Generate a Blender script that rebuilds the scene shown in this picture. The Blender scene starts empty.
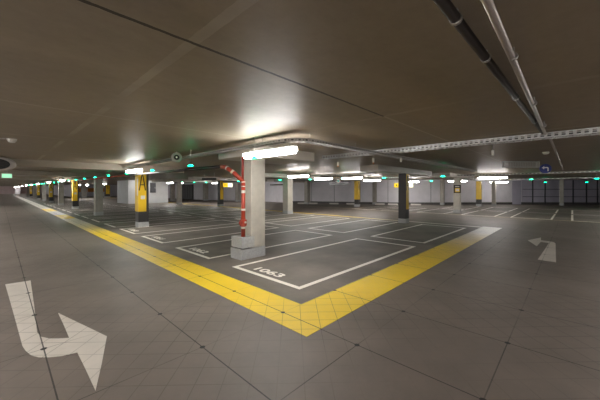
import bpy, bmesh, math, random
from mathutils import Vector, Matrix
random.seed(4)
C = bpy.context.scene.collection
H = 1.55                      # eye height in metres; all plan positions below are given in eye heights
U = (0.68911, 0.72461); V = (-0.72376, 0.68999)   # aisle directions seen from the camera

# ------------------------------------------------------------------ camera
cam = bpy.data.cameras.new('camera'); cam.lens = 286/600*36; cam.sensor_width = 36
cam.shift_y = -11/600; cam.clip_end = 400
co = bpy.data.objects.new('camera', cam); C.objects.link(co)
fw = Vector((U[1], V[1], 0)).normalized()
co.location = (0, 0, H)
co.rotation_euler = fw.to_track_quat('-Z', 'Y').to_euler()
bpy.context.scene.camera = co
# ------------------------------------------------------------------ world, exposure
w = bpy.data.worlds.new('world'); bpy.context.scene.world = w; w.use_nodes = True
w.node_tree.nodes['Background'].inputs[0].default_value = (1, .95, .9, 1)
w.node_tree.nodes['Background'].inputs[1].default_value = 0.02
vs = bpy.context.scene.view_settings
vs.view_transform = 'Standard'; vs.look = 'None'; vs.gamma = 1; vs.use_curve_mapping = False
vs.exposure = 1.9
LAMP = 17.0                   # radiance of the lamp diffusers
LAMP_FAR = 17.0
GREEN = 10.0

# ------------------------------------------------------------------ materials
def mat(name, col, rough=.6, metal=0, emit=None, es=0, noise=None, bump=0, spec=.5):
    m = bpy.data.materials.new(name); m.use_nodes = True
    nt = m.node_tree; b = nt.nodes['Principled BSDF']
    b.inputs['Base Color'].default_value = (*col, 1)
    b.inputs['Roughness'].default_value = rough; b.inputs['Metallic'].default_value = metal
    b.inputs['Specular IOR Level'].default_value = spec
    if emit:
        b.inputs['Emission Color'].default_value = (*emit, 1); b.inputs['Emission Strength'].default_value = es
    if noise:
        sc, amt = noise
        g = nt.nodes.new('ShaderNodeNewGeometry'); n = nt.nodes.new('ShaderNodeTexNoise')
        n.inputs['Scale'].default_value = sc; n.inputs['Detail'].default_value = 6; n.inputs['Roughness'].default_value = .65
        nt.links.new(g.outputs['Position'], n.inputs['Vector'])
        r = nt.nodes.new('ShaderNodeMapRange'); r.inputs[1].default_value = .3; r.inputs[2].default_value = .7
        r.inputs[3].default_value = 1-amt; r.inputs[4].default_value = 1+amt
        nt.links.new(n.outputs[0], r.inputs[0])
        v = nt.nodes.new('ShaderNodeVectorMath'); v.operation = 'SCALE'; v.inputs[0].default_value = col
        nt.links.new(r.outputs[0], v.inputs['Scale']); nt.links.new(v.outputs[0], b.inputs['Base Color'])
        if bump:
            bp = nt.nodes.new('ShaderNodeBump'); bp.inputs['Strength'].default_value = bump; bp.inputs['Distance'].default_value = .01
            nt.links.new(n.outputs[0], bp.inputs['Height']); nt.links.new(bp.outputs[0], b.inputs['Normal'])
    return m

class NB:
    """small helper for building shader graphs"""
    def __init__(s, m): s.nt = m.node_tree; s.b = s.nt.nodes['Principled BSDF']
    def n(s, t, **k):
        x = s.nt.nodes.new(t)
        for a, v in k.items(): setattr(x, a, v)
        return x
    def lk(s, a, b): s.nt.links.new(a, b)
    def math(s, op, a, b=None, c=None):
        x = s.n('ShaderNodeMath', operation=op)
        for i, q in enumerate((a, b, c)):
            if q is None: continue
            if isinstance(q, (int, float)): x.inputs[i].default_value = q
            else: s.lk(q, x.inputs[i])
        return x.outputs[0]
    def mix(s, f, a, b):
        x = s.n('ShaderNodeMix', data_type='RGBA')
        for q, k in ((f, 0), (a, 6), (b, 7)):
            if isinstance(q, tuple): x.inputs[k].default_value = (*q, 1)
            elif isinstance(q, (int, float)): x.inputs[k].default_value = q
            else: s.lk(q, x.inputs[k])
        return x.outputs[2]
    def noise(s, vec, scale, detail=5, rough=.6):
        x = s.n('ShaderNodeTexNoise'); x.inputs['Scale'].default_value = scale
        x.inputs['Detail'].default_value = detail; x.inputs['Roughness'].default_value = rough
        s.lk(vec, x.inputs['Vector']); return x.outputs[0]
    def ramp(s, v, lo, hi, a=0., b=1.):
        x = s.n('ShaderNodeMapRange'); s.lk(v, x.inputs[0])
        for i, q in enumerate((lo, hi, a, b)): x.inputs[i+1].default_value = q
        return x.outputs[0]
    def grid(s, c, period, off, width):
        """1 on a line every `period`, 0 elsewhere"""
        a = s.math('SUBTRACT', c, off); a = s.math('PINGPONG', a, period/2)
        return s.math('LESS_THAN', a, width/2)

P = .695*H      # slab pitch
def ground(name, base, rough, joints=1., fine=1., paint=None, dirt=.18):
    m = mat(name, base, rough); g = NB(m)
    pos = g.n('ShaderNodeNewGeometry').outputs['Position']
    sep = g.n('ShaderNodeSeparateXYZ'); g.lk(pos, sep.inputs[0]); x, y = sep.outputs[0], sep.outputs[1]
    n1 = g.noise(pos, .9); n2 = g.noise(pos, 14, 8, .7); n3 = g.noise(pos, .28, 3)
    f = g.math('ADD', g.ramp(n1, .3, .7, -dirt, dirt), g.ramp(n2, .3, .7, -dirt*.5, dirt*.5))
    f = g.math('ADD', f, g.ramp(n3, .35, .65, -dirt*.4, dirt*.4)); f = g.math('ADD', f, 1)
    if paint:                      # paint colour changes along the stripe
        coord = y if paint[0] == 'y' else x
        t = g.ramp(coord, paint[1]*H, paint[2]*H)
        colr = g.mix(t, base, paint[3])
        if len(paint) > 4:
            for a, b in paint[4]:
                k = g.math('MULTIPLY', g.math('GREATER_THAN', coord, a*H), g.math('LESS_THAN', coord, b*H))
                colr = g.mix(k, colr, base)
        vm = g.n('ShaderNodeVectorMath', operation='SCALE'); g.lk(colr, vm.inputs[0])
    else:
        vm = g.n('ShaderNodeVectorMath', operation='SCALE'); vm.inputs[0].default_value = base
    g.lk(f, vm.inputs['Scale']); colr = vm.outputs[0]
    gv = g.grid(x, P, .19*H, .011); gh = g.grid(y, P, .305*H, .010)
    faint = g.ramp(g.noise(pos, .5, 2), .38, .62, .15, .9)
    jm = g.math('MULTIPLY', g.math('MAXIMUM', gv, g.math('MULTIPLY', gh, faint)), .85*joints)
    # diagonal saw cuts
    d1 = g.math('ADD', x, y); d2 = g.math('SUBTRACT', x, y); q = P*math.sqrt(2)*math.sqrt(2)/7
    off = (.19+.305)*H; off2 = (.19-.305)*H
    fm = g.math('MAXIMUM', g.grid(d1, q, off, .010), g.grid(d2, q, off2, .010))
    fv = g.ramp(g.noise(pos, .35, 2), .42, .58, .1, 1.)
    fm = g.math('MULTIPLY', g.math('MULTIPLY', fm, fv), 0.52*fine)
    # plugs where the joints cross
    px = g.math('PINGPONG', g.math('SUBTRACT', x, .19*H), P/2); py = g.math('PINGPONG', g.math('SUBTRACT', y, .305*H), P/2)
    plug = g.math('LESS_THAN', g.math('ADD', g.math('POWER', px, 2), g.math('POWER', py, 2)), .026**2)
    colr = g.mix(g.math('MINIMUM', fm, 1.), colr, (.02, .018, .015))
    colr = g.mix(g.math('MAXIMUM', jm, g.math('MULTIPLY', plug, joints)), colr, (.008, .007, .006))
    g.lk(colr, g.b.inputs['Base Color'])
    g.lk(g.ramp(n2, .3, .7, rough-.08, rough+.1), g.b.inputs['Roughness'])
    bp = g.n('ShaderNodeBump'); bp.inputs['Strength'].default_value = .12; bp.inputs['Distance'].default_value = .01
    g.lk(n2, bp.inputs['Height']); g.lk(bp.outputs[0], g.b.inputs['Normal'])
    return m

YEL = (.86, .60, .03); WHT = (.62, .56, .48)
M_floor = ground('floor_concrete', (.175, .146, .122), .55)
M_asph = ground('bay_asphalt', (.155, .134, .112), .6, joints=.0, fine=.0, dirt=.34)
M_white = ground('white_floor_paint', (.85, .80, .72), .5, joints=0, fine=0, dirt=.1)
M_arrow = ground('arrow_paint', (.62, .575, .51), .5, joints=1, fine=1, dirt=.08)
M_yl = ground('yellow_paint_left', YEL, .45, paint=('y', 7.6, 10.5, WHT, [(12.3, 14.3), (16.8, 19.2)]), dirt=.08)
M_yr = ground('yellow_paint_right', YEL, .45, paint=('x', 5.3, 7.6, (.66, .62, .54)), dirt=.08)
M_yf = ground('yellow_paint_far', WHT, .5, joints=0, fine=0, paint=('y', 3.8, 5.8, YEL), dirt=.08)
M_line = ground('pale_yellow_line', (.50, .44, .27), .5, joints=0, fine=0)

M_ceil = mat('ceiling_concrete', (.255, .214, .163), .3, spec=.16)
g = NB(M_ceil)
pos = g.n('ShaderNodeNewGeometry').outputs['Position']; sep = g.n('ShaderNodeSeparateXYZ'); g.lk(pos, sep.inputs[0])
x, y = sep.outputs[0], sep.outputs[1]
mp = g.n('ShaderNodeMapping'); mp.inputs['Scale'].default_value = (.35, 1.6, 1); g.lk(pos, mp.inputs[0])
n1 = g.noise(mp.outputs[0], 1.1, 6, .6); n2 = g.noise(pos, 9, 6, .7)
f = g.math('ADD', g.ramp(n1, .3, .7, .84, 1.14), g.ramp(n2, .3, .7, -.07, .07))
vm = g.n('ShaderNodeVectorMath', operation='SCALE'); vm.inputs[0].default_value = (.255, .214, .163); g.lk(f, vm.inputs['Scale'])
c = vm.outputs[0]
CP = 4.87/3*H
jag = g.math('MULTIPLY', g.math('SUBTRACT', n2, .5), .02)
yj = g.math('ADD', y, jag)
pale = g.math('MAXIMUM', g.math('MULTIPLY', g.grid(yj, 1.66*H, 1.13*H, .035), .5),
              g.math('MULTIPLY', g.grid(g.math('ADD', x, jag), 1.64*H, .545*H, .075), g.ramp(g.noise(pos, .8, 3), .4, .6, .04, .5)))
c = g.mix(pale, c, (.42, .37, .30))
dark = g.math('LESS_THAN', g.math('ABSOLUTE', g.math('SUBTRACT', yj, 1.13*H)), .015)
dark = g.math('MULTIPLY', dark, g.math('LESS_THAN', x, 2.19*H))
c = g.mix(g.math('MULTIPLY', dark, .9), c, (.02, .016, .012))
g.lk(c, g.b.inputs['Base Color'])
g.lk(g.ramp(n1, .3, .7, .42, .54), g.b.inputs['Roughness'])

M_col = mat('column_concrete', (.46, .43, .37), .55, noise=(3.5, .12), bump=.1)
M_colg = mat('column_concrete_grey', (.36, .335, .29), .6, noise=(3, .14), bump=.1)
M_panel = mat('drop_panel_concrete', (.50, .46, .41), .5, noise=(2, .08))
M_plinth = mat('grey_plinth', (.40, .405, .40), .7, noise=(30, .15), bump=.2)
M_yel = mat('yellow_column_paint', (.72, .46, .02), .42, noise=(2, .06))
M_anth = mat('anthracite_paint', (.035, .033, .032), .45)
M_letter = mat('letter_paint', (.045, .03, .015), .5)
M_red = mat('red_pipe_paint', (.34, .04, .018), .4, noise=(6, .12))
M_redd = mat('dark_red_paint', (.25, .03, .02), .45)
M_band = mat('pale_pipe_band', (.62, .58, .52), .4)
M_steel = mat('galvanised_steel', (.56, .56, .54), .38, .75, noise=(20, .1))
M_dsteel = mat('dull_steel', (.36, .345, .32), .45, .6)
M_blackpipe = mat('black_pipe', (.022, .018, .016), .45)
M_cable = mat('cable_sheath', (.05, .048, .045), .6)
M_house = mat('lamp_housing', (.55, .55, .53), .4)
M_lamp = mat('lamp_diffuser', (.9, .9, .9), .4, emit=(1, .96, .94), es=LAMP)
M_green = mat('green_diode_lens', (.02, .4, .3), .3, emit=(0.0, 1, .40), es=GREEN)
M_exit = mat('exit_sign_face', (.3, .6, .45), .4, emit=(.25, .62, .36), es=.38)
M_ysign = mat('backlit_yellow_sign', (.8, .6, .02), .4, emit=(1, .62, .02), es=.35)
M_wsign = mat('backlit_pale_sign', (.8, .8, .7), .4, emit=(1, .95, .7), es=.45)
M_blue = mat('blue_sign_enamel', (.008, .03, .24), .35)
M_signw = mat('white_sign_paint', (.85, .87, .9), .4)
M_black = mat('black_plastic', (.012, .011, .011), .3)
M_plast = mat('white_plastic', (.66, .63, .57), .4)
M_orange = mat('orange_cap', (.6, .2, .04), .4)
M_teal = mat('teal_plastic', (.03, .3, .25), .4)
M_ring = mat('grey_enamel', (.33, .30, .28), .35)
M_wall = mat('far_wall_paint', (.72, .70, .73), .55, noise=(1.2, .08))
M_wall2 = mat('lavender_wall_panels', (.46, .44, .52), .5, noise=(1.5, .08))
M_core = mat('stair_core_paint', (.58, .60, .60), .55, noise=(1.5, .06))
M_wallp = mat('pinkish_end_wall', (.66, .52, .50), .6, noise=(2, .1))
M_dark = mat('dark_steel_door', (.02, .02, .022), .4)
M_joint = mat('wall_joint', (.05, .05, .06), .6)
M_orw = mat('orange_wall_paint', (.72, .26, .02), .5, noise=(1, .1))
M_num = mat('bay_number_paint', (.85, .80, .72), .5)

# ------------------------------------------------------------------ geometry helpers
def obj(name, bm, m, parent=None, kind=None, smooth=False):
    me = bpy.data.meshes.new(name)
    bmesh.ops.recalc_face_normals(bm, faces=bm.faces)
    if smooth:
        for fa in bm.faces: fa.smooth = True
    bm.to_mesh(me); bm.free(); me.materials.append(m)
    o = bpy.data.objects.new(name, me); C.objects.link(o)
    if parent: o.parent = parent
    if kind: o['kind'] = kind
    return o
def tag(o, label, cat, group=None):
    o['label'] = label; o['category'] = cat
    if group: o['group'] = group
    return o
def thing(name, label, cat, loc=(0, 0, 0), rz=0, group=None):
    o = bpy.data.objects.new(name, None); C.objects.link(o); o.empty_display_size = .1
    o.location = loc; o.rotation_euler = (0, 0, rz)
    return tag(o, label, cat, group)
def box(bm, x0, x1, y0, y1, z0, z1, bev=0):
    vs_ = [bm.verts.new((x, y, z)) for z in (z0, z1) for x, y in ((x0, y0), (x1, y0), (x1, y1), (x0, y1))]
    fs = [(0, 3, 2, 1), (4, 5, 6, 7), (0, 1, 5, 4), (1, 2, 6, 5), (2, 3, 7, 6), (3, 0, 4, 7)]
    faces = [bm.faces.new([vs_[i] for i in q]) for q in fs]
    if bev:
        ed = list({e for fa in faces for e in fa.edges})
        bmesh.ops.bevel(bm, geom=ed, offset=bev, segments=2, affect='EDGES', profile=.5)
def tube(bm, pts, r, seg=14, caps=True):
    pts = [Vector(p) for p in pts]; rings = []
    rr = r if isinstance(r, (list, tuple)) else [r]*len(pts)
    up = None
    for i, p in enumerate(pts):
        a = pts[max(i-1, 0)]; b = pts[min(i+1, len(pts)-1)]; t = (b-a).normalized()
        if up is None:
            up = Vector((0, 0, 1)) if abs(t.z) < .9 else Vector((1, 0, 0))
        s = t.cross(up).normalized(); up = s.cross(t).normalized()
        rings.append([bm.verts.new(p + (s*math.cos(k*2*math.pi/seg) + up*math.sin(k*2*math.pi/seg))*rr[i]) for k in range(seg)])
    for a, b in zip(rings, rings[1:]):
        for k in range(seg): bm.faces.new((a[k], a[(k+1) % seg], b[(k+1) % seg], b[k]))
    if caps: bm.faces.new(rings[0]); bm.faces.new(rings[-1][::-1])
def arc(cx, cy, r, a0, a1, n, z):
    return [(cx+r*math.cos(math.radians(a0+(a1-a0)*i/n)), cy+r*math.sin(math.radians(a0+(a1-a0)*i/n)), z) for i in range(n+1)]
def prism(bm, pts, z0, z1):
    a = [bm.verts.new((x, y, z0)) for x, y in pts]; b = [bm.verts.new((x, y, z1)) for x, y in pts]
    bm.faces.new(a[::-1]); bm.faces.new(b)
    for i in range(len(pts)): j = (i+1) % len(pts); bm.faces.new((a[i], a[j], b[j], b[i]))
def copy_tree(o, parent=None):
    c_ = o.copy(); C.objects.link(c_)
    if parent: c_.parent = parent
    for ch in list(o.children): copy_tree(ch, c_)
    return c_
def Zc(c): return H*(1+c)
def at(x, y, c):
    """plan position of what the picture shows at x, y at height c (eye heights above the eye)"""
    Z = 286*abs(c)/abs(189-y); X = (x-300)/286*Z
    return (X*U[0]+Z*U[1])*H, (X*V[0]+Z*V[1])*H
CE = .6; ZC = Zc(CE)

# ------------------------------------------------------------------ setting
def S(name, bm, m, parent=None): return obj(name, bm, m, parent, kind='structure')
bm = bmesh.new(); box(bm, -5*H, 34*H, -6*H, 86*H, -.2, 0); S('floor', bm, M_floor)
bm = bmesh.new(); box(bm, -5*H, 34*H, -6*H, 86*H, ZC, ZC+.25); S('ceiling', bm, M_ceil)
bm = bmesh.new(); box(bm, -5.2*H, -5*H, -6*H, 86*H, 0, ZC); S('wall_left', bm, M_wall)
bm = bmesh.new(); box(bm, -5*H, 34*H, -6.2*H, -6*H, 0, ZC); S('wall_near', bm, M_wall)
bm = bmesh.new(); box(bm, -5*H, 7*H, 84*H, 84.2*H, 0, ZC); S('wall_end', bm, M_wallp)
def wall_seg(name, p, q, m, th=.25):
    (x0, y0), (x1, y1) = p, q
    d = Vector((x1-x0, y1-y0)).normalized(); n = Vector((-d.y, d.x))*th
    # thickness goes away from the camera
    if n.dot(Vector((x0, y0))) < 0: n = -n
    b = bmesh.new(); prism(b, [(x0, y0), (x1, y1), (x1+n.x, y1+n.y), (x0+n.x, y0+n.y)], 0, ZC); return S(name, b, m)
G = lambda x, y: at(x, y, -1)
w0 = G(198, 199.6); w1 = G(262, 201.3); w2 = G(292, 203); w3 = G(400, 204.7); w4 = G(522, 204.4); w5 = G(600, 204.6); w6 = G(700, 205)
for k, (a, b_, m_) in enumerate(((w0, w1, M_wall), (w1, w2, M_wall), (w2, w3, M_wall), (w3, w4, M_wall), (w4, w5, M_wall2), (w5, w6, M_wall2))):
    wall_seg('wall_back', a, b_, m_)
wall_seg('wall_side', (w0[0], w0[1]), (w0[0], 47*H), M_wall)
wall_seg('wall_back', (6.4*H, 47*H), (w0[0]+.3, 47*H), M_wall)
wall_seg('wall_side', (6.4*H, 47*H), (6.4*H, 84*H), M_wall)
wall_seg('wall_right', w6, (34*H, -6*H), M_wall2)
# orange painted strip on the far cross wall
bm = bmesh.new()
for k in range(3): box(bm, (6.9+k*1.25)*H, (8.05+k*1.25)*H, 46.9*H, 46.99*H, .95, 1.75)
S('trim_1', bm, M_orw)
# white pier at the far end of the left row
bm = bmesh.new(); box(bm, 2.15*H, 2.95*H, 82*H, 83*H, 0, ZC); S('wall_pier', bm, M_wall)
# stair core
cx_, cy_ = G(128, 203.9); cx2 = cx_+2.62*H
bm = bmesh.new(); box(bm, cx_, cx2, cy_, cy_+2.6*H, 0, ZC); S('wall_core', bm, M_core)
# joints and rails on the far wall
def on_wall(a, b_, t, off=.03):
    d = Vector((b_[0]-a[0], b_[1]-a[1])); n = Vector((-d.y, d.x)).normalized()
    if n.dot(Vector(a)) > 0: n = -n
    p = Vector(a)+d*t+n*off; return p, d.normalized(), n
def wall_post(a, b_, t, wid, dep, z0, z1, bmx):
    p, d, n = on_wall(a, b_, t, 0); n = n
    q = [p-d*wid/2, p+d*wid/2, p+d*wid/2+n*dep, p-d*wid/2+n*dep]
    prism(bmx, [(v.x, v.y) for v in q], z0, z1)
bm = bmesh.new()
for t in (.14, .30, .50, .66, .83, .97): wall_post(w4, w5, t, .10, .05, 0, ZC-.05, bm)
for zz in (.75, 1.5): wall_post(w4, w5, .5, (Vector(w5)-Vector(w4)).length*.98, .03, zz, zz+.05, bm)
S('trim_2', bm, M_joint)
bm = bmesh.new(); wall_post(w3, w4, .955, .9, .06, 0, ZC-.1, bm); S('trim_3', bm, M_wall2)
bm = bmesh.new()
for t in (.25, .62): wall_post(w3, w4, t, .05, .03, 0, ZC-.05, bm)
for t in (.2, .42, .66, .9): wall_post(w2, w3, t, .05, .03, 0, ZC-.05, bm)
S('trim_4', bm, mat('wall_joint_grey', (.25, .25, .26), .6))
bm = bmesh.new()
for a, b_ in ((w2, w3), (w3, w4), (w4, w5)): wall_post(a, b_, .5, (Vector(b_)-Vector(a)).length, .04, 0, .22, bm)
S('baseboard_back', bm, mat('dark_baseboard', (.09, .085, .08), .6))
# dark barred double door beside the side wall
dp = (w0[0]-.06, w0[1])
bm = bmesh.new(); box(bm, w0[0]-.10, w0[0]-.02, w0[1]+.9*H, w0[1]+4.3*H, 0, 2.25); door = S('door_1', bm, M_dark)
bm = bmesh.new()
for k in range(7): yy = w0[1]+(1.0+k*.53)*H; box(bm, w0[0]-.16, w0[0]-.10, yy, yy+.07, 0, 2.2)
obj('door_bars', bm, M_anth, door)

# drop panels above the columns
npan = 1
M_beam = mat('beam_concrete', (.27, .23, .18), .5, noise=(2, .1))
def panel(u0, u1, v0, v1):
    global npan
    bm = bmesh.new(); box(bm, u0*H, u1*H, v0*H, v1*H, Zc(.455), ZC); S('trim_%d' % (npan+10), bm, M_beam if u0 < 0 else M_panel); npan += 1
panel(2.33, 3.6, 3.1, 3.95)
for k in range(1, 14): panel(-5, 3.6, 3.1+4.87*k, 3.95+4.87*k)
for k in range(4): panel(6.4, 10.1, 3.45+4.87*k, 3.95+4.87*k)
for k in range(3): panel(11.4, 15., 3.25+4.87*k, 3.95+4.87*k)

# bay surface
bm = bmesh.new(); box(bm, 1.78*H, 8.62*H, 1.72*H, 60*H, -.05, .001); S('floor_bays', bm, M_asph)
bm = bmesh.new(); box(bm, 12.4*H, 22*H, -5.9*H, 11.5*H, -.05, .001); S('floor_bays', bm, M_asph)

# ------------------------------------------------------------------ floor markings
def flat(name, polys, m, z=.004, parent=None):
    bm = bmesh.new()
    for p in polys: prism(bm, p, .0012, z)
    return obj(name, bm, m, parent)
def rect(u0, u1, v0, v1): return [(u0*H, v0*H), (u1*H, v0*H), (u1*H, v1*H), (u0*H, v1*H)]
YW = .385
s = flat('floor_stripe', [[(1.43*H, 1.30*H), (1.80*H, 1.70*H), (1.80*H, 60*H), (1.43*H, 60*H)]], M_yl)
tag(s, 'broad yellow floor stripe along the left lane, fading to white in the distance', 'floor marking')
s = flat('floor_stripe', [[(1.43*H, 1.30*H), (8.87*H, 1.30*H), (8.87*H, 1.72*H), (1.80*H, 1.70*H)]], M_yr)
tag(s, 'broad yellow floor stripe in the foreground running right, ending white', 'floor marking')
s = flat('floor_stripe', [rect(8.62, 8.76, 1.72, 40)], M_yf)
tag(s, 'thin floor stripe behind the bays, white near the black column then yellow', 'floor marking')
s = flat('floor_stripe', [rect(12.28, 12.38, -6, 11)], M_line, z=.003)
tag(s, 'thin pale stripe bordering the far right parking block', 'floor marking')

ORD = ('first second third fourth fifth sixth seventh eighth ninth tenth eleventh twelfth thirteenth fourteenth fifteenth sixteenth '
       'seventeenth eighteenth nineteenth twentieth twenty-first twenty-second twenty-third twenty-fourth').split()
def text_mesh(name, s, size, m, mtx, parent, ext=.002):
    cu = bpy.data.curves.new(name, 'FONT'); cu.body = s; cu.size = size; cu.extrude = ext
    cu.align_x = 'CENTER'; cu.align_y = 'CENTER'; cu.offset = size*.03
    t = bpy.data.objects.new('tmp', cu); C.objects.link(t)
    bpy.context.view_layer.update()
    me = bpy.data.meshes.new_from_object(t.evaluated_get(bpy.context.evaluated_depsgraph_get()))
    bpy.data.objects.remove(t)
    me.materials.clear(); me.materials.append(m); me.transform(mtx)
    o = bpy.data.objects.new(name, me); C.objects.link(o)
    if parent: o.parent = parent
    return o
LW = .088
def bay(u0, u1, v0, v1, label, number=None, group=None):
    t = thing('parking_bay_outline', label, 'floor marking', (u0*H, v0*H, 0), group=group)
    L, W = (u1-u0)*H, (v1-v0)*H
    for nm, (a, b_, c_, d) in (('front_line', (0, LW, 0, W)), ('back_line', (L-LW, L, 0, W)), ('side_line', (LW, L-LW, 0, LW)), ('side_line', (LW, L-LW, W-LW, W))):
        flat(nm, [[(a, c_), (b_, c_), (b_, d), (a, d)]], M_white, .003, t)
    if number:
        # digits stand with their feet towards the aisle
        R = Matrix(((0, .62, 0, .27), (-1, 0, 0, W/2+.14), (0, 0, 1, .003), (0, 0, 0, 1)))
        text_mesh('bay_number', number, .42, M_num, R, t, .001)
    return t
vv = [1.965] + [a+4.87*k for k in range(5) for a in (3.76, 5.47, 7.06)]
vv = [v for v in vv if v < 25]
names = ['with the number 1063 in the foreground', 'just behind the column with the red pipe', 'third from the foreground']
grp = 'bay outlines along the left lane'
for i, v in enumerate(vv):
    lab = ('white outline of the bay numbered 1063 in the foreground' if i == 0 else
           'white bay outline on the left lane just beyond the red pipe column' if i == 1 else
           'white bay outline on the left lane in front of the nearest yellow A column' if i == 2 else
           'white bay outline on the left lane beside the nearest yellow A column' if i == 3 else
           'distant white bay outline on the left lane, %s from the camera in its row' % ORD[i])
    bay(2.055, 4.98, v, v+(1.2 if i == 0 else 1.13), lab, ('1063', '1062', '1061', '1060', None)[min(i, 4)], grp if i > 3 else None)
    if 17.5 < v: continue
    lab = ('white bay outline behind bay 1063, in front of the black column' if i == 0 else
           'white bay outline in the back row just left of the black column' if i == 1 else
           'white bay outline in the back row, third from the black column' if i == 2 else
           'distant white bay outline in the back row, %s from the black column' % ORD[i])
    bay(5.4, 8.25, v, v+1.13, lab, None, 'distant bay outlines of the back row' if i > 2 else None)
fv = [-2.75, -1.1, .47, 2.03, 3.76, 5.47, 7.06]
for i, v in enumerate(fv):
    for j, (a, b_) in enumerate(((12.4, 15.3), (15.7, 18.6))):
        if j and v > 5: continue
        bay(a, b_, v, v+1.13, 'white bay outline, %s row of far right block, %s from the right' % (('front', 'rear')[j], ORD[i]),
            None, 'bay outlines of the %s row, far right block' % ('front', 'rear')[j])
def pxpoly(pts, k, ox, oy): return [G(ox+a/k, oy+b_/k) for a, b_ in pts]
ar = pxpoly([(15,45),(93,33),(104,110),(113,192),(124,206),(150,212),(180,212),(212,210),(196,172),(178,133),(328,205),(312,290),(293,373),(262,306),(237,255),(190,266),(150,270),(118,270),(95,264),(78,250),(68,235),(42,140)], 3.077, 0, 270)
tag(flat('floor_arrow', [ar], M_arrow), 'large white turn arrow painted on the floor at lower left', 'floor marking')
ar = pxpoly([(228,208),(262,160),(296,108),(246,102),(222,128),(168,92),(248,76),(247,92),(300,99),(325,104),(335,112),(336,165),(338,225)], 6, 500, 225)
tag(flat('floor_arrow', [ar], M_arrow), 'small faded turn arrow painted on the floor at right', 'floor marking')

# ------------------------------------------------------------------ columns
def column(u, v, label, style='plain', su=.30, sv=.30, group=None, letter='A', mbody=None):
    """u, v: near left corner"""
    t = thing('concrete_column', label, 'column', (u*H, v*H, 0), group=group)
    a, b_ = su*H, sv*H; ph = .2
    zt = Zc(.455)+.005 if mbody != 'full' else ZC+.005
    bm = bmesh.new(); box(bm, 0, a, 0, b_, 0, ph, .006); obj('plinth', bm, M_plinth if style == 'plain' else M_plinth, t)
    i = .008
    if style == 'plain':
        bm = bmesh.new(); box(bm, i, a-i, i, b_-i, ph, zt, .012); obj('shaft', bm, M_col if mbody == 'light' else M_colg, t)
    else:
        bm = bmesh.new(); box(bm, i, a-i, i, b_-i, ph, zt, .012); obj('shaft', bm, M_anth, t)
        zb, zt2 = .63, zt-.02
        bm = bmesh.new()
        if style == 'yellow':
            box(bm, i-.006, a*.74, i-.006, i+.004, zb, zt2); box(bm, i-.006, i+.004, i+.004, b_-i+.006, zb, zt2)
        elif style == 'dark':
            box(bm, a*.12, a*.88, i-.006, i+.004, zb, zt2)
        elif style == 'full':
            box(bm, i-.006, a-i+.006, i-.006, i+.004, zb, zt2); box(bm, i-.006, i+.004, i+.004, b_-i+.006, zb, zt2)
        obj('yellow_panel', bm, M_yel, t)
        R = Matrix(((1, 0, 0, a*.37 if style == 'yellow' else a*.5), (0, 0, -1, i-.008), (0, 1, 0, zt-.44), (0, 0, 0, 1)))
        sx = .20 if style != 'dark' else .17
        # narrow tall letter A, drawn as strokes
        bm = bmesh.new(); hh = .33; wv = .115; th = .042
        def stroke(p, q):
            d = Vector((q[0]-p[0], q[1]-p[1])); n = Vector((-d.y, d.x)).normalized()*th/2
            pr_ = [(p[0]+n.x, p[1]+n.y), (q[0]+n.x, q[1]+n.y), (q[0]-n.x, q[1]-n.y), (p[0]-n.x, p[1]-n.y)]
            prism(bm, pr_, 0, .003)
        stroke((-wv, -hh), (-.014, hh)); stroke((wv, -hh), (.012, hh)); stroke((-wv*.62, -hh*.3), (wv*.62, -hh*.3))
        bm.transform(R); obj('letter', bm, M_letter, t)
        if style == 'yellow':
            bm = bmesh.new(); box(bm, a*.22, a*.62, i-.010, i-.006, zt-1.12, zt-.98); obj('white_notice', bm, M_plast, t)
            bm = bmesh.new(); box(bm, i-.012, i-.006, .05, .16, zt-.98, zt-.30); obj('notice_strip', bm, M_plast, t)
    return t

# main column with stone blocks and red pipe
t = thing('concrete_column', 'pale concrete column with grey stone blocks at its foot, behind bay 1063', 'column', (2.325*H, 3.345*H, 0))
bm = bmesh.new(); box(bm, .0*H, .435*H, 0, .27*H, 0, .15*H, .006); obj('plinth', bm, M_plinth, t)
bm = bmesh.new(); box(bm, .175*H, .43*H, .004, .265*H, .15*H, Zc(.455)+.005, .01); obj('shaft', bm, M_col, t)
bm = bmesh.new(); box(bm, 0, .02*H, .03*H, .30*H, .0, .02); bm.free()
bm = bmesh.new(); box(bm, .03*H, .17*H, .04*H, .22*H, .15*H, .168*H); obj('packing_shim', bm, M_cable, t)
bm = bmesh.new(); box(bm, -.0*H, .215*H, -.02*H, .25*H, .168*H, .318*H, .006); obj('stone_block', bm, M_plinth, t)

cl = 'grey concrete column in the left row, '
left = [(1, 'yellow', 'nearest yellow column with a black letter A, beside the left lane bays'),
        (2, 'plain', cl+'nearest one beyond the yellow A column'),
        (3, 'yellow', 'yellow A column, second of its kind from the camera in the left row'),
        (4, 'plain', cl+'just beyond the second yellow A column'),
        (5, 'yellow', 'yellow column, third of its kind along the left row'),
        (6, 'plain', cl+'just beyond the third yellow column'),
        (7, 'yellow', 'small yellow column, fourth of its kind along the left row'),
        (8, 'plain', cl+'just beyond the fourth yellow column'),
        (9, 'yellow', 'tiny yellow column, farthest of its kind in the left row'),
        (10, 'plain', cl+'just beyond the farthest yellow column')]
for k, st, lab in left:
    column(2.49, 3.31+4.87*k, lab, st, .26, .27, mbody=None if st != 'plain' else 'mid')
column(8.14, 3.50, 'black column with a yellow strip on its right side, behind the bays', 'dark', .23, .24)
column(7.92, 8.22, 'pale column with white face right of the red pipe column, mid distance', 'plain', .3, .3, mbody='light')
def near_left(px, py, s): 
    u, v = G(px, py); return u/H, v/H
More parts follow.
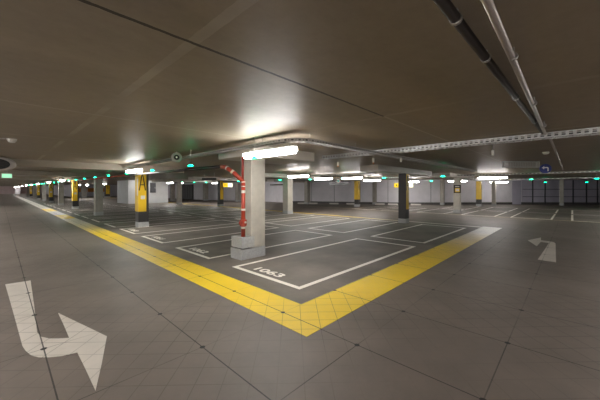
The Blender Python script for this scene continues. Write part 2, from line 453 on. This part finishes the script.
def pcol(px, py, lab, st='plain', s=.3, **k):
    u, v = G(px, py); return column(u/H-s/2, v/H-s/2, lab, st, s, s, **k)
pcol(220.5, 206.3, 'thin black and yellow column beside the yellow hanging sign at left', 'dark', .26)
pcol(179, 204.6, 'grey column between the nearest yellow A column and the dark barred door', s=.26)
pcol(357.2, 206.6, 'yellow column with black foot in front of the far wall, centre', 'full', .24)
pcol(307.4, 204.0, 'slim grey column at the far wall, left of the central yellow column', s=.3, mbody='full')
pcol(375, 204.3, 'slim grey column at the far wall, right of the central yellow column', s=.24, mbody='full')
t458 = pcol(457.5, 212.6, 'pale column carrying a small black and yellow sign, right of the black column', s=.25, mbody='light')
pcol(479.3, 206.3, 'yellow A column between two pale columns, right of centre', 'full', .25)
pcol(494.2, 205.6, 'plain pale column under the two bright lamps, right of the yellow A column', s=.21, mbody='light')
pcol(562, 205.4, 'round-cornered pale column at the far right in front of lavender panels', s=.20, mbody='full')
pcol(83.5, 197.6, 'distant slim grey column in front of the orange wall strip', s=.5)
pcol(107, 197.4, 'distant slim black and yellow column behind the second grey column', 'dark', .5)
pcol(172.5, 201.0, 'distant slim grey column just right of the stair core', s=.3)
pcol(205.5, 200.6, 'distant grey column against the far wall left of the black and yellow column', s=.35)
pcol(238, 201.5, 'distant slim grey column left of the red pipe', s=.35)
pcol(442.5, 204.8, 'slim grey column against the far wall, left of the sign column', s=.22, mbody='full')

# ------------------------------------------------------------------ red sprinkler riser on the block
pu, pv = 2.41*H, 3.42*H
z0 = .318*H
t = thing('sprinkler_pipe', 'red vertical pipe with valve standing on the stone block by the pale column', 'pipe', (pu, pv, z0))
R_ = .030*H
zj = Zc(.12)-z0
bm = bmesh.new(); tube(bm, [(0, 0, 0), (0, 0, zj)], R_, 18); obj('riser', bm, M_red, t, smooth=True)
e0 = Vector((-.02*H, 0, zj-.02)); br = []
br = [(0, 0, zj-.03), (-.06*H, .10*H, zj+.09*H), (-.12*H, .18*H, zj+.165*H), (-.14*H, .25*H, zj+.20*H), (-.15*H, .33*H, zj+.21*H)]
bm = bmesh.new(); tube(bm, br, R_, 18); obj('elbow', bm, M_red, t, smooth=True)
bm = bmesh.new(); tube(bm, [(-.15*H, .33*H, zj+.21*H), (-.15*H, 5*H, zj+.235*H)], R_*.8, 12); obj('branch_pipe', bm, M_blackpipe, t, smooth=True)
bm = bmesh.new(); tube(bm, [(-.15*H, 5*H, zj+.235*H), (-.15*H, 14*H, zj+.235*H)], R_*.7, 12); obj('branch_pipe', bm, M_red, t, smooth=True)
bm = bmesh.new(); tube(bm, [(.0, .02, zj-.05), (.0, .02, ZC-z0)], R_*.6, 14); obj('upper_riser', bm, M_redd, t, smooth=True)
for za, zb_ in ((.13, .16), (.42, .45), (.70, .745), (.80, .815), (.87, .885)):
    za *= zj/.9; zb_ *= zj/.9
    bm = bmesh.new(); tube(bm, [(0, 0, za), (0, 0, zb_)], R_*1.12, 18)
    o = obj('pipe_band', bm, M_band, t, smooth=False)
for a, b_ in ((1, 2), (2, 3)):
    p = Vector(br[a]); q = Vector(br[b_]); m1 = p.lerp(q, .35); m2 = p.lerp(q, .6)
    bm = bmesh.new(); tube(bm, [m1, m2], R_*1.14, 16); obj('pipe_band', bm, M_band, t)
bm = bmesh.new(); tube(bm, [(0, 0, zj*.155), (0, 0, zj*.19), (0, 0, zj*.195), (0, 0, zj*.30), (0, 0, zj*.305), (0, 0, zj*.34)], [R_*1.1, R_*1.1, R_*1.7, R_*1.7, R_*1.1, R_*1.1], 18)
valve = obj('valve', bm, M_red, t)
bm = bmesh.new(); tube(bm, [(0, 0, zj*.25), (-.05*H, -.02*H, zj*.25)], .012, 10); tube(bm, [(-.05*H, -.02*H, zj*.25), (-.062*H, -.025*H, zj*.25)], .045, 18); obj('hand_wheel', bm, M_redd, valve)
bm = bmesh.new(); tube(bm, [(.0, -R_*1.5, zj*.26), (.0, -R_*2.1, zj*.26)], .022, 14); obj('pressure_gauge', bm, M_plast, valve)

# ------------------------------------------------------------------ cable trays
def tray(name, label, path, wid, hgt, m, pitch, hangers, holes=True, ht=.5):
    """path: list of (x, y) at height z, rungs and perforated side rails following it"""
    z = Zc(ht)
    t = thing(name, label, 'cable tray', (path[0][0], path[0][1], z))
    pts = [Vector((p[0]-path[0][0], p[1]-path[0][1], 0)) for p in path]
    nrm = []
    for i in range(len(pts)):
        d = (pts[min(i+1, len(pts)-1)]-pts[max(i-1, 0)]).normalized(); nrm.append(Vector((-d.y, d.x, 0)))
    for sgn in (-1, 1):
        bm = bmesh.new()
        for i in range(len(pts)-1):
            a, b_ = pts[i]+nrm[i]*sgn*wid/2, pts[i+1]+nrm[i+1]*sgn*wid/2
            d = (b_-a); L = d.length; d.normalize(); n = Vector((-d.y, d.x, 0))*.003
            def plate(s0, s1, za, zb_):
                p, q = a+d*s0, a+d*s1
                prism(bm, [((p-n).x, (p-n).y), ((q-n).x, (q-n).y), ((q+n).x, (q+n).y), ((p+n).x, (p+n).y)], za, zb_)
            r = hgt*.24
            plate(0, L, 0, r); plate(0, L, hgt-r, hgt)
            k = 0.
            while holes and k < L: plate(k, min(k+pitch*.45, L), r, hgt-r); k += pitch
        obj('side_rail', bm, m, t)
    bm = bmesh.new()
    for i in range(len(pts)-1):
        d = pts[i+1]-pts[i]; L = d.length; dd = d.normalized(); n = Vector((-dd.y, dd.x, 0))*wid/2
        k = 0.
        while k < L:
            p = pts[i]+dd*k; q = pts[i]+dd*min(k+.03, L)
            prism(bm, [((p-n).x, (p-n).y), ((q-n).x, (q-n).y), ((q+n).x, (q+n).y), ((p+n).x, (p+n).y)], .004, .016); k += max(pitch*1.6, .12)
    obj('tray_floor', bm, m, t)
    for j, off in enumerate((-.25, 0., .22)):
        bm = bmesh.new(); tube(bm, [p+n_*wid*off+Vector((0, 0, .032)) for p, n_ in zip(pts, nrm)], .014, 8); obj('cable', bm, M_cable, t)
    for hx, hy in hangers:
        bm = bmesh.new(); p = Vector((hx-path[0][0], hy-path[0][1], 0)); tube(bm, [p+Vector((0, 0, .0)), p+Vector((0, 0, ZC-z+.003))], .006, 8); obj('hanger_rod', bm, M_dsteel, t)
    return t
tu, tv = 2.10, 2.05
corner = arc((tu+.25)*H, (tv+.25)*H, .25*H, 180, 270, 6, 0)
hg = [(tu*H, (2.6+1.2*k)*H) for k in range(5)] + [(2.32*H, 2.06*H), (2.12*H, 2.28*H)] + [((3.2+1.5*k)*H, tv*H) for k in range(4)]
tray('cable_tray', 'long grey cable tray over the left lane, bending right above the nearest lamp',
     [(tu*H, 7.9*H)] + [(p[0], p[1]) for p in corner] + [(9.6*H, tv*H)], .15, .055, M_dsteel, .075, hg)
tray('cable_tray', 'bright perforated cable tray crossing the ceiling at upper right',
     [(4.0*H, 3.2*H), (4.0*H, 1.2*H), (4.0*H, -3.5*H)], .22, .085, M_steel, .085, [(4.0*H, v*H) for v in (2.3, 1.55, .7, -.2, -1.2, -2.4)], ht=.535)
tray('cable_tray', 'distant thin cable tray above the bright lamps at right', [(12.3*H, 11*H), (12.3*H, -4*H)], .2, .06, M_steel, .16, [(12.3*H, v*H) for v in (8, 5, 2.5, 1.0, -1)])
tray('cable_tray', 'farthest thin cable tray in front of the lavender wall', [(19*H, 5*H), (19*H, -3*H)], .25, .07, M_steel, .3, [(19*H, v*H) for v in (3, 0)])
tray('cable_tray', 'distant cable tray crossing in front of the far wall behind the black column', [(8.35*H, 25*H), (8.35*H, 4.6*H)], .15, .06, M_dsteel, .12, [(8.35*H, v*H) for v in (7, 11)])
# mesh box at the ceiling
bm = bmesh.new()
x0, y0 = at(505, 164, .53); x1, y1 = at(540, 164, .53)
t = thing('ceiling_grille', 'grey wire mesh box hanging under the ceiling beside the blue sign', 'grille', (x0, y0, Zc(.46)))
dx, dy = x1-x0, y1-y0; L = math.hypot(dx, dy); t.rotation_euler = (0, 0, math.atan2(dy, dx)); hz = .12*H
bm.free(); bm = bmesh.new()
for a in (0, L-.02): 
    for b_ in (0, .10): box(bm, a, a+.02, b_, b_+.02, 0, ZC-Zc(.46)+.003)
for zz in (0, hz): 
    for b_ in (0, .10): box(bm, 0, L, b_, b_+.02, zz, zz+.02)
    for a in (0, L-.02): box(bm, a, a+.02, .02, .10, zz, zz+.02)
obj('frame', bm, M_steel, t)
bm = bmesh.new()
for k in range(20): box(bm, .02+k*(L-.04)/20, .02+k*(L-.04)/20+.008, .004, .012, .02, hz)
for k in range(5): box(bm, .02, L-.02, .012, .02, .02+k*hz/5, .028+k*hz/5)
for k in range(14): box(bm, .02+k*(L-.04)/14, .02+k*(L-.04)/14+.01, .02, .10, .004, .012)
obj('mesh', bm, M_steel, t)

# ------------------------------------------------------------------ ceiling pipes at upper right
t = thing('ceiling_pipe', 'thick black pipe fixed to the ceiling at upper right', 'pipe', (0, 0, 0))
bm = bmesh.new(); zz = ZC-.05
tube(bm, [(.1*H, .305*H, zz), (3.75*H, .215*H, zz)], .026, 16); obj('pipe', bm, M_blackpipe, t, smooth=True)
for k in (1.05, 1.45, 2.2, 3.1):
    yc_ = (.3075-.0247*k)*H; bm = bmesh.new(); tube(bm, [(k*H-.012, yc_, zz), (k*H+.012, yc_, zz)], .031, 16); box(bm, k*H-.01, k*H+.01, yc_-.01, yc_+.01, zz+.03, ZC+.002); obj('clamp', bm, M_dsteel, t)
t = thing('ceiling_pipe', 'slim steel pipe hanging under the ceiling right of the black pipe', 'pipe', (0, 0, 0))
zz = Zc(.56); sp = mat('steel_pipe', (.42, .38, .36), .35, .7)
for a_, b_ in ((.1, 3.82), (4.2, 11.3)):
    bm = bmesh.new(); tube(bm, [(a_*H, .178*H, zz), (b_*H, .20*H, zz)], .020, 14); obj('pipe', bm, sp, t, smooth=True)
for k in (.8, 1.5, 2.4, 3.3, 5.5, 7.5, 9.2):
    bm = bmesh.new(); tube(bm, [(k*H-.012, .18*H, zz), (k*H+.012, .18*H, zz)], .025, 14); tube(bm, [(k*H, .18*H, zz+.02), (k*H, .18*H, ZC+.002)], .006, 8); obj('clamp', bm, M_dsteel, t)

# black down pipe by the far wall
gx, gy = G(291.5, 203.6)
t = thing('down_pipe', 'thin black down pipe with elbow in front of the far wall', 'pipe', (gx, gy, 0))
bm = bmesh.new(); zt = Zc(.30); tube(bm, [(0, 0, 0), (0, 0, zt-.35), (-.05*H*0, .06, zt-.22), (-.1, .3, zt-.06), (-.2, .7, zt), (-.2, 3.2, zt)], .06, 12); obj('pipe', bm, M_blackpipe, t, smooth=True)

# ------------------------------------------------------------------ lamps
def make_lamp(label, top=.5):
    t = thing('strip_lamp', label, 'lamp')
    L = .90*H; w_ = .075; n = 10
    def capsule(bm, hw, z0, z1, L, r):
        pts = []
        for i in range(n+1): a = -math.pi/2+math.pi*i/n; pts.append((hw*math.sin(a)*-1*0+hw*math.cos(a+math.pi/2)*-1, L/2-hw+hw*math.sin(a+math.pi/2)))
        pts = [(hw*math.cos(math.radians(k*180/n)), L/2-hw+hw*math.sin(math.radians(k*180/n))) for k in range(n+1)]
        pts += [(hw*math.cos(math.radians(180+k*180/n)), -L/2+hw+hw*math.sin(math.radians(180+k*180/n))) for k in range(n+1)]
        prism(bm, pts, z0, z1)
        if r:
            ed = [e for e in bm.edges if abs(e.verts[0].co.z-z0) < 1e-5 and abs(e.verts[1].co.z-z0) < 1e-5]
            bmesh.ops.bevel(bm, geom=ed, offset=r, segments=3, affect='EDGES')
    bm = bmesh.new(); capsule(bm, w_*.9, .045, .075, L-.02, 0); obj('housing', bm, M_house, t)
    bm = bmesh.new(); capsule(bm, w_*.97, -.04, .046, L-.01, .04); obj('diffuser', bm, M_lamp, t)
    zc_ = Zc(.4)
    for yy in (-.35*H, .35*H):
        bm = bmesh.new(); tube(bm, [(0, yy, .07), (0, yy, Zc(top)-zc_+.004)], .006, 8); obj('hanger_rod', bm, M_dsteel, t)
    return t
proto = make_lamp('bright white strip lamp in front of the red pipe column')
proto2 = make_lamp('', .6)
used = [False]; used2 = [False]
def lamp(u, v, label, group=None, rz=0, rods='tray'):
    if (u == 2.1 and 0 < v < 7.5) or (u == 12.3 and v > -4):
        o = proto if not used[0] else copy_tree(proto); used[0] = True
    else:
        o = proto2 if not used2[0] else copy_tree(proto2); used2[0] = True
    o.location = (u*H, v*H, Zc(.4)); o.rotation_euler = (0, 0, rz); o['label'] = label
    if group: o['group'] = group
    if rods == 'ceiling':
        for ch in o.children:
            if ch.name.startswith('hanger_rod'): ch.scale = (1, 1, 1)
    return o
lamp(2.1, 2.5, 'bright white strip lamp in front of the red pipe column, nearest of all')
lamp(2.1, 7.2, 'white strip lamp over the nearest yellow A column')
for kb, v_ in enumerate((18.0, 23.5, 31, 38, 45)): lamp(2.1, v_, 'small distant strip lamp above the left row, %s beyond the second grey column' % ORD[kb], 'distant lamps above the left row')
lamp(12.3, 2.1, 'bright strip lamp at right, upper of the two overlapping ones by the plain pale column')
u_, v_ = at(499, 182.3, .4); lamp(u_/H, v_/H, 'bright strip lamp at right, lower of the two overlapping ones')
lamp(12.3, 6.95, 'strip lamp left of the black column, beside the central yellow column')
lamp(8.9, 7.2, 'strip lamp left of the dark hanging sign with emblem')
u_, v_ = at(352, 178.4, .4); lamp(u_/H, v_/H, 'strip lamp seen between the dark hanging sign and the central yellow column top')
u_, v_ = at(298, 176.6, .4); lamp(u_/H, v_/H, 'faint strip lamp right of the pale column in the mid distance')
u_, v_ = at(411, 182, .4); lamp(u_/H, v_/H, 'strip lamp just right of the black column beside the yellow sign')
for px, py, lab in ((170, 183, 'small distant strip lamp right of the stair core'), (216, 183, 'small distant strip lamp above the thin black and yellow column'),
                    (104, 184, 'tiny distant strip lamp between the stair core and the second grey column'), (79, 185, 'tiny distant strip lamp over the orange wall strip'), (87, 185.2, 'tiny distant strip lamp left of the second grey column')):
    u_, v_ = at(px, py, .4); lamp(u_/H, v_/H, lab)
u_, v_ = 0, 0
for px, wh in ((249, 'behind the red pipe column'), (457.5, 'behind the column with the small black sign')):  # added lamps, kept out of sight behind columns, to brighten the far wall
    p_ = Vector(G(px, 208.2)); u_, v_ = p_.x/H, p_.y/H
    lamp(u_, v_, 'added strip lamp near the far wall, ' + wh, 'added lamps near the far wall')
for px, wh in ((250, 'behind the red pipe column'), (179.5, 'behind the grey column by the barred door'), (142, 'behind the nearest yellow A column'), (98, 'behind the nearest plain grey column'), (73.5, 'behind the second yellow A column')):  # more added lamps hidden behind columns, lighting the depth of the hall
    p_ = Vector(G(px, 203.5 if px > 110 else 199)); u_, v_ = p_.x/H, p_.y/H
    lamp(u_, v_, 'small added strip lamp ' + wh, 'added lamps deep among the columns')
# added fill lamps, out of view beside and behind the camera
for u_, v_ in [(-1.3, -1.2+2.0*k) for k in range(12)] + [(-1.3, 24+5*k) for k in range(12)] + [(-.2+2.4*k, -1.9) for k in range(3)] + [(8.5, -1.9), (13, -1.9), (18, -1.9)]:
    lamp(u_, v_, 'added fill strip lamp out of view', 'added fill lamps out of view')
for kb, v_ in enumerate((54, 64, 72, 78, 81)): lamp(2.1, v_, 'tiny extra strip lamp at the far end of the left lane, %s of five' % ORD[kb], 'extra lamps at the far end of the left lane')  # row carried on, with lamps added to brighten the end wall

# ------------------------------------------------------------------ green bay indicators
def make_ind():
    t = thing('bay_indicator', '', 'indicator light')
    bm = bmesh.new(); box(bm, -.02, .02, -.04, .04, .0, .025, .004); obj('body', bm, M_dsteel, t)
    bm = bmesh.new(); box(bm, -.028, .028, -.07, .07, -.018, .0, .005); obj('lens', bm, M_green, t)
    bm = bmesh.new(); tube(bm, [(0, 0, .025), (0, 0, ZC-Zc(.36)+.002)], .005, 8); obj('stem', bm, M_dsteel, t)
    return t
ip = make_ind(); iu = [False]
def ind(u, v, label, group=None):
    o = ip if not iu[0] else copy_tree(ip); iu[0] = True
    o.location = (u*H, v*H, Zc(.36)); o['label'] = label
    if group: o['group'] = group
near = ['glowing green indicator just under the nearest strip lamp', 'glowing green indicator left of the red pipe elbow', 'glowing green indicator right of the nearest yellow A column top']
for k in range(24):
    v_ = 2.65+1.58*k
    lab = near[k] if k < 3 else '%s glowing green indicator from the camera in the line above the left row' % ORD[k]
    ind(2.0, v_-.03, lab, 'green indicators above the left row' if k >= 3 else None)
for px, py, lab in ((310, 179, 'green indicator left of the strip lamp by the dark hanging sign'), (343, 177.8, 'green indicator above the dark hanging sign'),
        (384, 177.3, 'green indicator just left of the black column top'), (443, 175.7, 'bright green indicator between the black column and the sign column'),
        (431.5, 180.5, 'faint green indicator low between the black column and the sign column'), (531.6, 179, 'bright green indicator left below the blue arrow sign'),
        (545.6, 182, 'green indicator straight below the blue arrow sign'), (587, 182, 'lower left of two green indicators at the far right'),
        (597, 178.2, 'green indicator at the right edge of the picture'), (182, 182, 'left of three small green indicators above the barred door'),
        (194, 182, 'middle of three small green indicators above the barred door'), (206, 182, 'right of three small green indicators above the barred door'),
        (238.5, 181, 'small green indicator directly left of the red vertical pipe'), (280, 179.5, 'green indicator on the left of the pale mid distance column')):
    u_, v_ = at(px, py, .37); ind(u_/H, v_/H, lab)

# ------------------------------------------------------------------ ceiling bits
def face_cam(x, y): return math.atan2(y, x)-math.pi/2        # local -y looks towards the eye
def hung(name, label, cat, px, py, c, face=True):
    x, y = at(px, py, c); return thing(name, label, cat, (x, y, Zc(c)), face_cam(x, y) if face else 0)
# sensors under the big tray
for px, py, lab, cc in ((373.5, 160.5, 'small white sensor with an orange tip hanging where the two cable trays cross', .43), (401, 160, 'small white sensor hanging under the bright tray above the black column', .44),
                        (493, 153, 'small white sensor hanging under the bright tray left of the mesh box', .44), (338, 164, 'small orange tipped sensor hanging left of the tray crossing', .42)):
    t = hung('hanging_sensor', lab, 'sensor', px, py, cc)
    bm = bmesh.new(); tube(bm, [(0, 0, -.05), (0, 0, -.045), (0, 0, .05)], [.016, .024, .024], 12); obj('body', bm, M_plast, t)
    bm = bmesh.new(); tube(bm, [(0, 0, .05), (0, 0, ZC-Zc(cc)+.002)], .005, 8); obj('stem', bm, M_dsteel, t)
    if 'orange' in lab: bm = bmesh.new(); tube(bm, [(0, 0, -.075), (0, 0, -.05)], [.01, .022], 12); obj('tip', bm, M_orange, t)
# smoke detectors
def lathe(bm, prof, seg=20):
    rings = [[bm.verts.new((r*math.cos(k*2*math.pi/seg), r*math.sin(k*2*math.pi/seg), z)) for k in range(seg)] for r, z in prof]
    for a, b_ in zip(rings, rings[1:]):
        for k in range(seg): bm.faces.new((a[k], a[(k+1) % seg], b_[(k+1) % seg], b_[k]))
    bm.faces.new(rings[0]); bm.faces.new(rings[-1][::-1])
for px, py, lab in ((11.5, 139, 'white domed smoke detector on the ceiling at the left edge'), (546, 152, 'small pale detector on the ceiling above the blue arrow sign')):
    x_, y_ = at(px, py, CE); t = thing('smoke_detector', lab, 'smoke detector', (x_, y_, ZC))
    bm = bmesh.new(); lathe(bm, [(.07, .002), (.07, -.02)]); obj('base', bm, M_plast, t)
    bm = bmesh.new(); lathe(bm, [(.062, -.02), (.062, -.035), (.045, -.06), (.02, -.066)]); obj('dome', bm, M_plast, t, smooth=True)
    if px < 20:
        bm = bmesh.new(); tube(bm, [(-.07, 0, -.01), (-1.2, .0, -.01)], .009, 8); obj('conduit', bm, M_ring, t)
# round loudspeaker
t = hung('loudspeaker', 'round grey loudspeaker hanging beside the cable tray at upper left', 'loudspeaker', 176.5, 157.5, .49)
Ry = Matrix.Rotation(math.pi/2, 4, 'X')
bm = bmesh.new(); lathe(bm, [(.115, -.01), (.122, .0), (.122, .02), (.095, .035), (.06, .035), (.06, .02)], 28); bm.transform(Ry); obj('rim', bm, M_ring, t, smooth=True)
bm = bmesh.new(); lathe(bm, [(.062, .015), (.062, .037), (.03, .045)], 24); bm.transform(Ry); obj('cone', bm, M_black, t)
bm = bmesh.new(); lathe(bm, [(.02, .04), (.02, .055), (.01, .06)], 16); bm.transform(Ry); obj('centre_cap', bm, M_plast, t)
bm = bmesh.new(); tube(bm, [(0, .0, .12), (0, 0, ZC-Zc(.49)+.002)], .008, 8); obj('bracket', bm, M_dsteel, t)
# jet fan at left edge
t = hung('jet_fan', 'grey rimmed black fan mouth hanging at the left edge above the exit sign', 'fan', -6, 163.8, .455)
def oval(bm, prof, seg=36):
    rings = [[bm.verts.new((rx*math.cos(k*2*math.pi/seg), yy, rz_*math.sin(k*2*math.pi/seg))) for k in range(seg)] for rx, rz_, yy in prof]
    for a, b_ in zip(rings, rings[1:]):
        for k in range(seg): bm.faces.new((a[k], a[(k+1) % seg], b_[(k+1) % seg], b_[k]))
    bm.faces.new(rings[0]); bm.faces.new(rings[-1][::-1])
q = 5.4*H/286
bm = bmesh.new(); oval(bm, [(10.5*q, 4.8*q, .3), (10.5*q, 4.8*q, .0), (11.3*q, 5.5*q, -.05), (14.5*q, 7.3*q, -.02), (15.*q, 7.6*q, .03), (12.5*q, 6*q, .12), (12.5*q, 6*q, .9)])
obj('casing', bm, M_ring, t, smooth=True)
bm = bmesh.new(); oval(bm, [(10.6*q, 5.3*q, -.04), (10.3*q, 5.2*q, -.052)]); obj('mouth', bm, M_black, t)
bm = bmesh.new()
for a in range(0, 180, 30):
    ca, sa = math.cos(math.radians(a)), math.sin(math.radians(a)); tube(bm, [(-10*q*ca, -.056, -4.8*q*sa), (10*q*ca, -.056, 4.8*q*sa)], .004, 6)
obj('guard', bm, M_cable, t)
bm = bmesh.new(); tube(bm, [(0, .2, 5.8*q), (0, .2, ZC-Zc(.455)+.002)], .01, 8); tube(bm, [(0, .7, 5.8*q), (0, .7, ZC-Zc(.455)+.002)], .01, 8); obj('hanger_rod', bm, M_dsteel, t)
# exit sign
t = hung('exit_sign', 'small glowing pale green exit sign below the fan at the left edge', 'exit sign', 6.6, 175.8, .33)
q = 286*.33/(189-175.8)*H/286
bm = bmesh.new(); box(bm, -3.8*q, 3.7*q, .0, .05, -2.4*q, 2.4*q); obj('housing', bm, M_plast, t)
bm = bmesh.new(); box(bm, -3.5*q, 3.4*q, -.006, .0, -1.9*q, 1.9*q); fc = obj('face', bm, M_exit, t)
bm = bmesh.new(); box(bm, -.25*q, .25*q, -.010, -.006, -2*q, 2*q); 
prism(bm, [(0, 0), (.01, 0), (.01, .01)], -.0001, .0001); bm.free()
bm = bmesh.new(); tube(bm, [(0, .025, 2.8*q), (0, .025, ZC-Zc(.33)+.002)], .008, 8); obj('hanger_rod', bm, M_dsteel, t)
# blue turn-left sign
t = hung('traffic_sign', 'round blue sign with a white left turn arrow under the ceiling', 'sign', 545.8, 168.6, .475)
q = 286*.475/(189-168.6)*H/286; r = 4.7*q
bm = bmesh.new(); lathe(bm, [(r, -.01), (r, .01)], 36); bm.transform(Ry); obj('disc', bm, M_blue, t)
bm = bmesh.new(); Rv = Matrix(((1, 0, 0, 0), (0, 0, -1, -.011), (0, 1, 0, 0), (0, 0, 0, 1)))
prism(bm, [(.30*r, -.55*r), (.52*r, -.55*r), (.52*r, .1*r), (.42*r, .28*r), (.2*r, .34*r), (-.2*r, .34*r), (-.2*r, .58*r), (-.62*r, .2*r), (-.2*r, -.16*r), (-.2*r, .1*r), (.2*r, .1*r), (.3*r, 0)], 0, .003)
bm.transform(Rv); obj('arrow', bm, M_signw, t)
bm = bmesh.new(); tube(bm, [(0, .015, 0), (0, .015, ZC-Zc(.475)+.002)], .01, 8); obj('bracket', bm, M_dsteel, t)
# hanging sign boxes
def sign_box(name, label, x0, x1, y0, y1, c, mface, mbox=M_ring, split=None):
    px, py = (x0+x1)/2, (y0+y1)/2; t = hung(name, label, 'sign', px, py, c)
    q = 286*c/(189-py)*H/286; w_ = (x1-x0)/2*q; h_ = (y1-y0)/2*q
    bm = bmesh.new(); box(bm, -w_, w_, 0, .12, -h_, h_); obj('housing', bm, mbox, t)
    if split:
        bm = bmesh.new(); box(bm, -w_*.96, -w_+2*w_*split, -.01, 0, -h_*.9, h_*.9); obj('face', bm, mface, t)
        bm = bmesh.new(); box(bm, -w_+2*w_*split, w_*.96, -.01, 0, -h_*.9, h_*.9); obj('face', bm, M_wsign, t)
    else:
        bm = bmesh.new(); box(bm, -w_*.96, w_*.96, -.01, 0, -h_*.9, h_*.9); obj('face', bm, mface, t)
    for s_ in (-.7, .7):
        bm = bmesh.new(); tube(bm, [(s_*w_, .06, h_*.98), (s_*w_, .06, ZC-Zc(c)+.002)], .012, 8); obj('hanger_rod', bm, M_dsteel, t)
    return t, w_, h_
t, w_, h_ = sign_box('direction_sign', 'glowing yellow sign behind the black column top', 394.5, 413, 183, 187.6, .2, M_ysign, split=.72)
bm = bmesh.new(); 
for a in (-.78, -.55): box(bm, a*w_, (a+.12)*w_, -.014, -.010, -.35*h_, .4*h_)
obj('lettering', bm, M_letter, t)
t, w_, h_ = sign_box('direction_sign', 'glowing yellow and white sign right of the thin black and yellow column', 223, 232.5, 183, 187.2, .2, M_ysign, split=.5)
bm = bmesh.new()
for a in (-.8, -.5, -.2): box(bm, a*w_, (a+.14)*w_, -.014, -.010, -.25*h_, .3*h_)
obj('lettering', bm, M_letter, t)
t, w_, h_ = sign_box('direction_sign', 'unlit dark hanging sign with a round emblem before the far wall', 329.5, 349, 182, 185, .25, M_black, M_black)
bm = bmesh.new(); lathe(bm, [(.9*h_*1.5, -.005), (.9*h_*1.5, .012)], 24); bm.transform(Ry); bm.transform(Matrix.Translation((-.1*w_, -.02, 1.6*h_))); em = obj('emblem', bm, M_plast, t)
bm = bmesh.new(); lathe(bm, [(.5*h_*1.5, .012), (.5*h_*1.5, .016)], 24); bm.transform(Ry); bm.transform(Matrix.Translation((-.1*w_, -.02, 1.6*h_))); obj('emblem_centre', bm, M_teal, em)
sign_box('direction_sign', 'unlit dark hanging sign high above the three small green indicators', 202, 216, 177.8, 180, .36, M_black, M_black)
# black and yellow plate on the pale column
x_, y_ = G(457.5, 212.6); s_ = .29*H
t = thing('column_sign', 'small black plate with a yellow square on the pale column right of centre', 'sign', (x_-s_/2-.02, y_-s_/2-.02, Zc(.02)))
rz = face_cam(x_, y_)
Zd = (x_*U[1]+y_*V[1]); q = Zd/286
t.location = Vector((x_, y_, Zc(0))) - Vector((x_, y_, 0)).normalized()*(s_*.72+.03); t.location.z = H+.0
t.rotation_euler = (0, 0, rz); 
bm = bmesh.new(); box(bm, -3.1*q, 3.1*q, 0, .02, -4*q, 4*q); obj('plate', bm, M_black, t)
bm = bmesh.new(); box(bm, -2*q, 2*q, -.004, 0, -3*q, 1*q); ys = obj('yellow_square', bm, M_yel, t)
bm = bmesh.new(); box(bm, -1.4*q, 1.4*q, -.008, -.004, -2.1*q, .1*q); obj('pictogram', bm, M_plast, ys)
bm = bmesh.new(); box(bm, -1.8*q, 1.8*q, -.004, 0, 2*q, 2.8*q); obj('lettering', bm, M_plast, t)
bm = bmesh.new(); box(bm, -.05, .05, .02, .06, -.05, .05); obj('bracket', bm, M_dsteel, t)
# grey cabinet on the stair core
x_, y_ = G(150.5, 203.2)
t = thing('wall_cabinet', 'dark grey cabinet on the stair core wall right of the nearest yellow column', 'cabinet', (cx_+1.55*H, cy_, Zc(.03)))
q = cy_/V[1]/286*.72
zz0 = -Zc(.03)+Zc(-.27); 
bm = bmesh.new(); box(bm, -.19*H, .19*H, -.12, -.001, Zc(-.26)-Zc(.03), Zc(.44)-Zc(.03), .01); obj('body', bm, mat('cabinet_grey', (.025, .025, .027), .4), t)
bm = bmesh.new(); box(bm, -.17*H, .17*H, -.13, -.12, Zc(-.24)-Zc(.03), Zc(.42)-Zc(.03)); dr = obj('door', bm, mat('cabinet_door', (.035, .035, .038), .4), t)
bm = bmesh.new(); box(bm, .12*H, .14*H, -.15, -.13, .0, .16); obj('handle', bm, M_steel, dr)
# low white kerb blocks at the far wall
for kb, px in enumerate((302, 313, 334, 351, 380, 393, 416)):
    x_, y_ = G(px, 203.9 + (px-300)*.012)
    bm = bmesh.new(); d = face_cam(x_, y_)
    box(bm, -.45, .45, -.10, .10, 0, .14, .02)
    o = obj('kerb_block', bm, M_plast); o.location = (x_, y_, 0); o.rotation_euler = (0, 0, d)
    tag(o, 'low white kerb block at the foot of the far wall, %s from the left' % ORD[kb], 'kerb block', 'kerb blocks along the far wall')
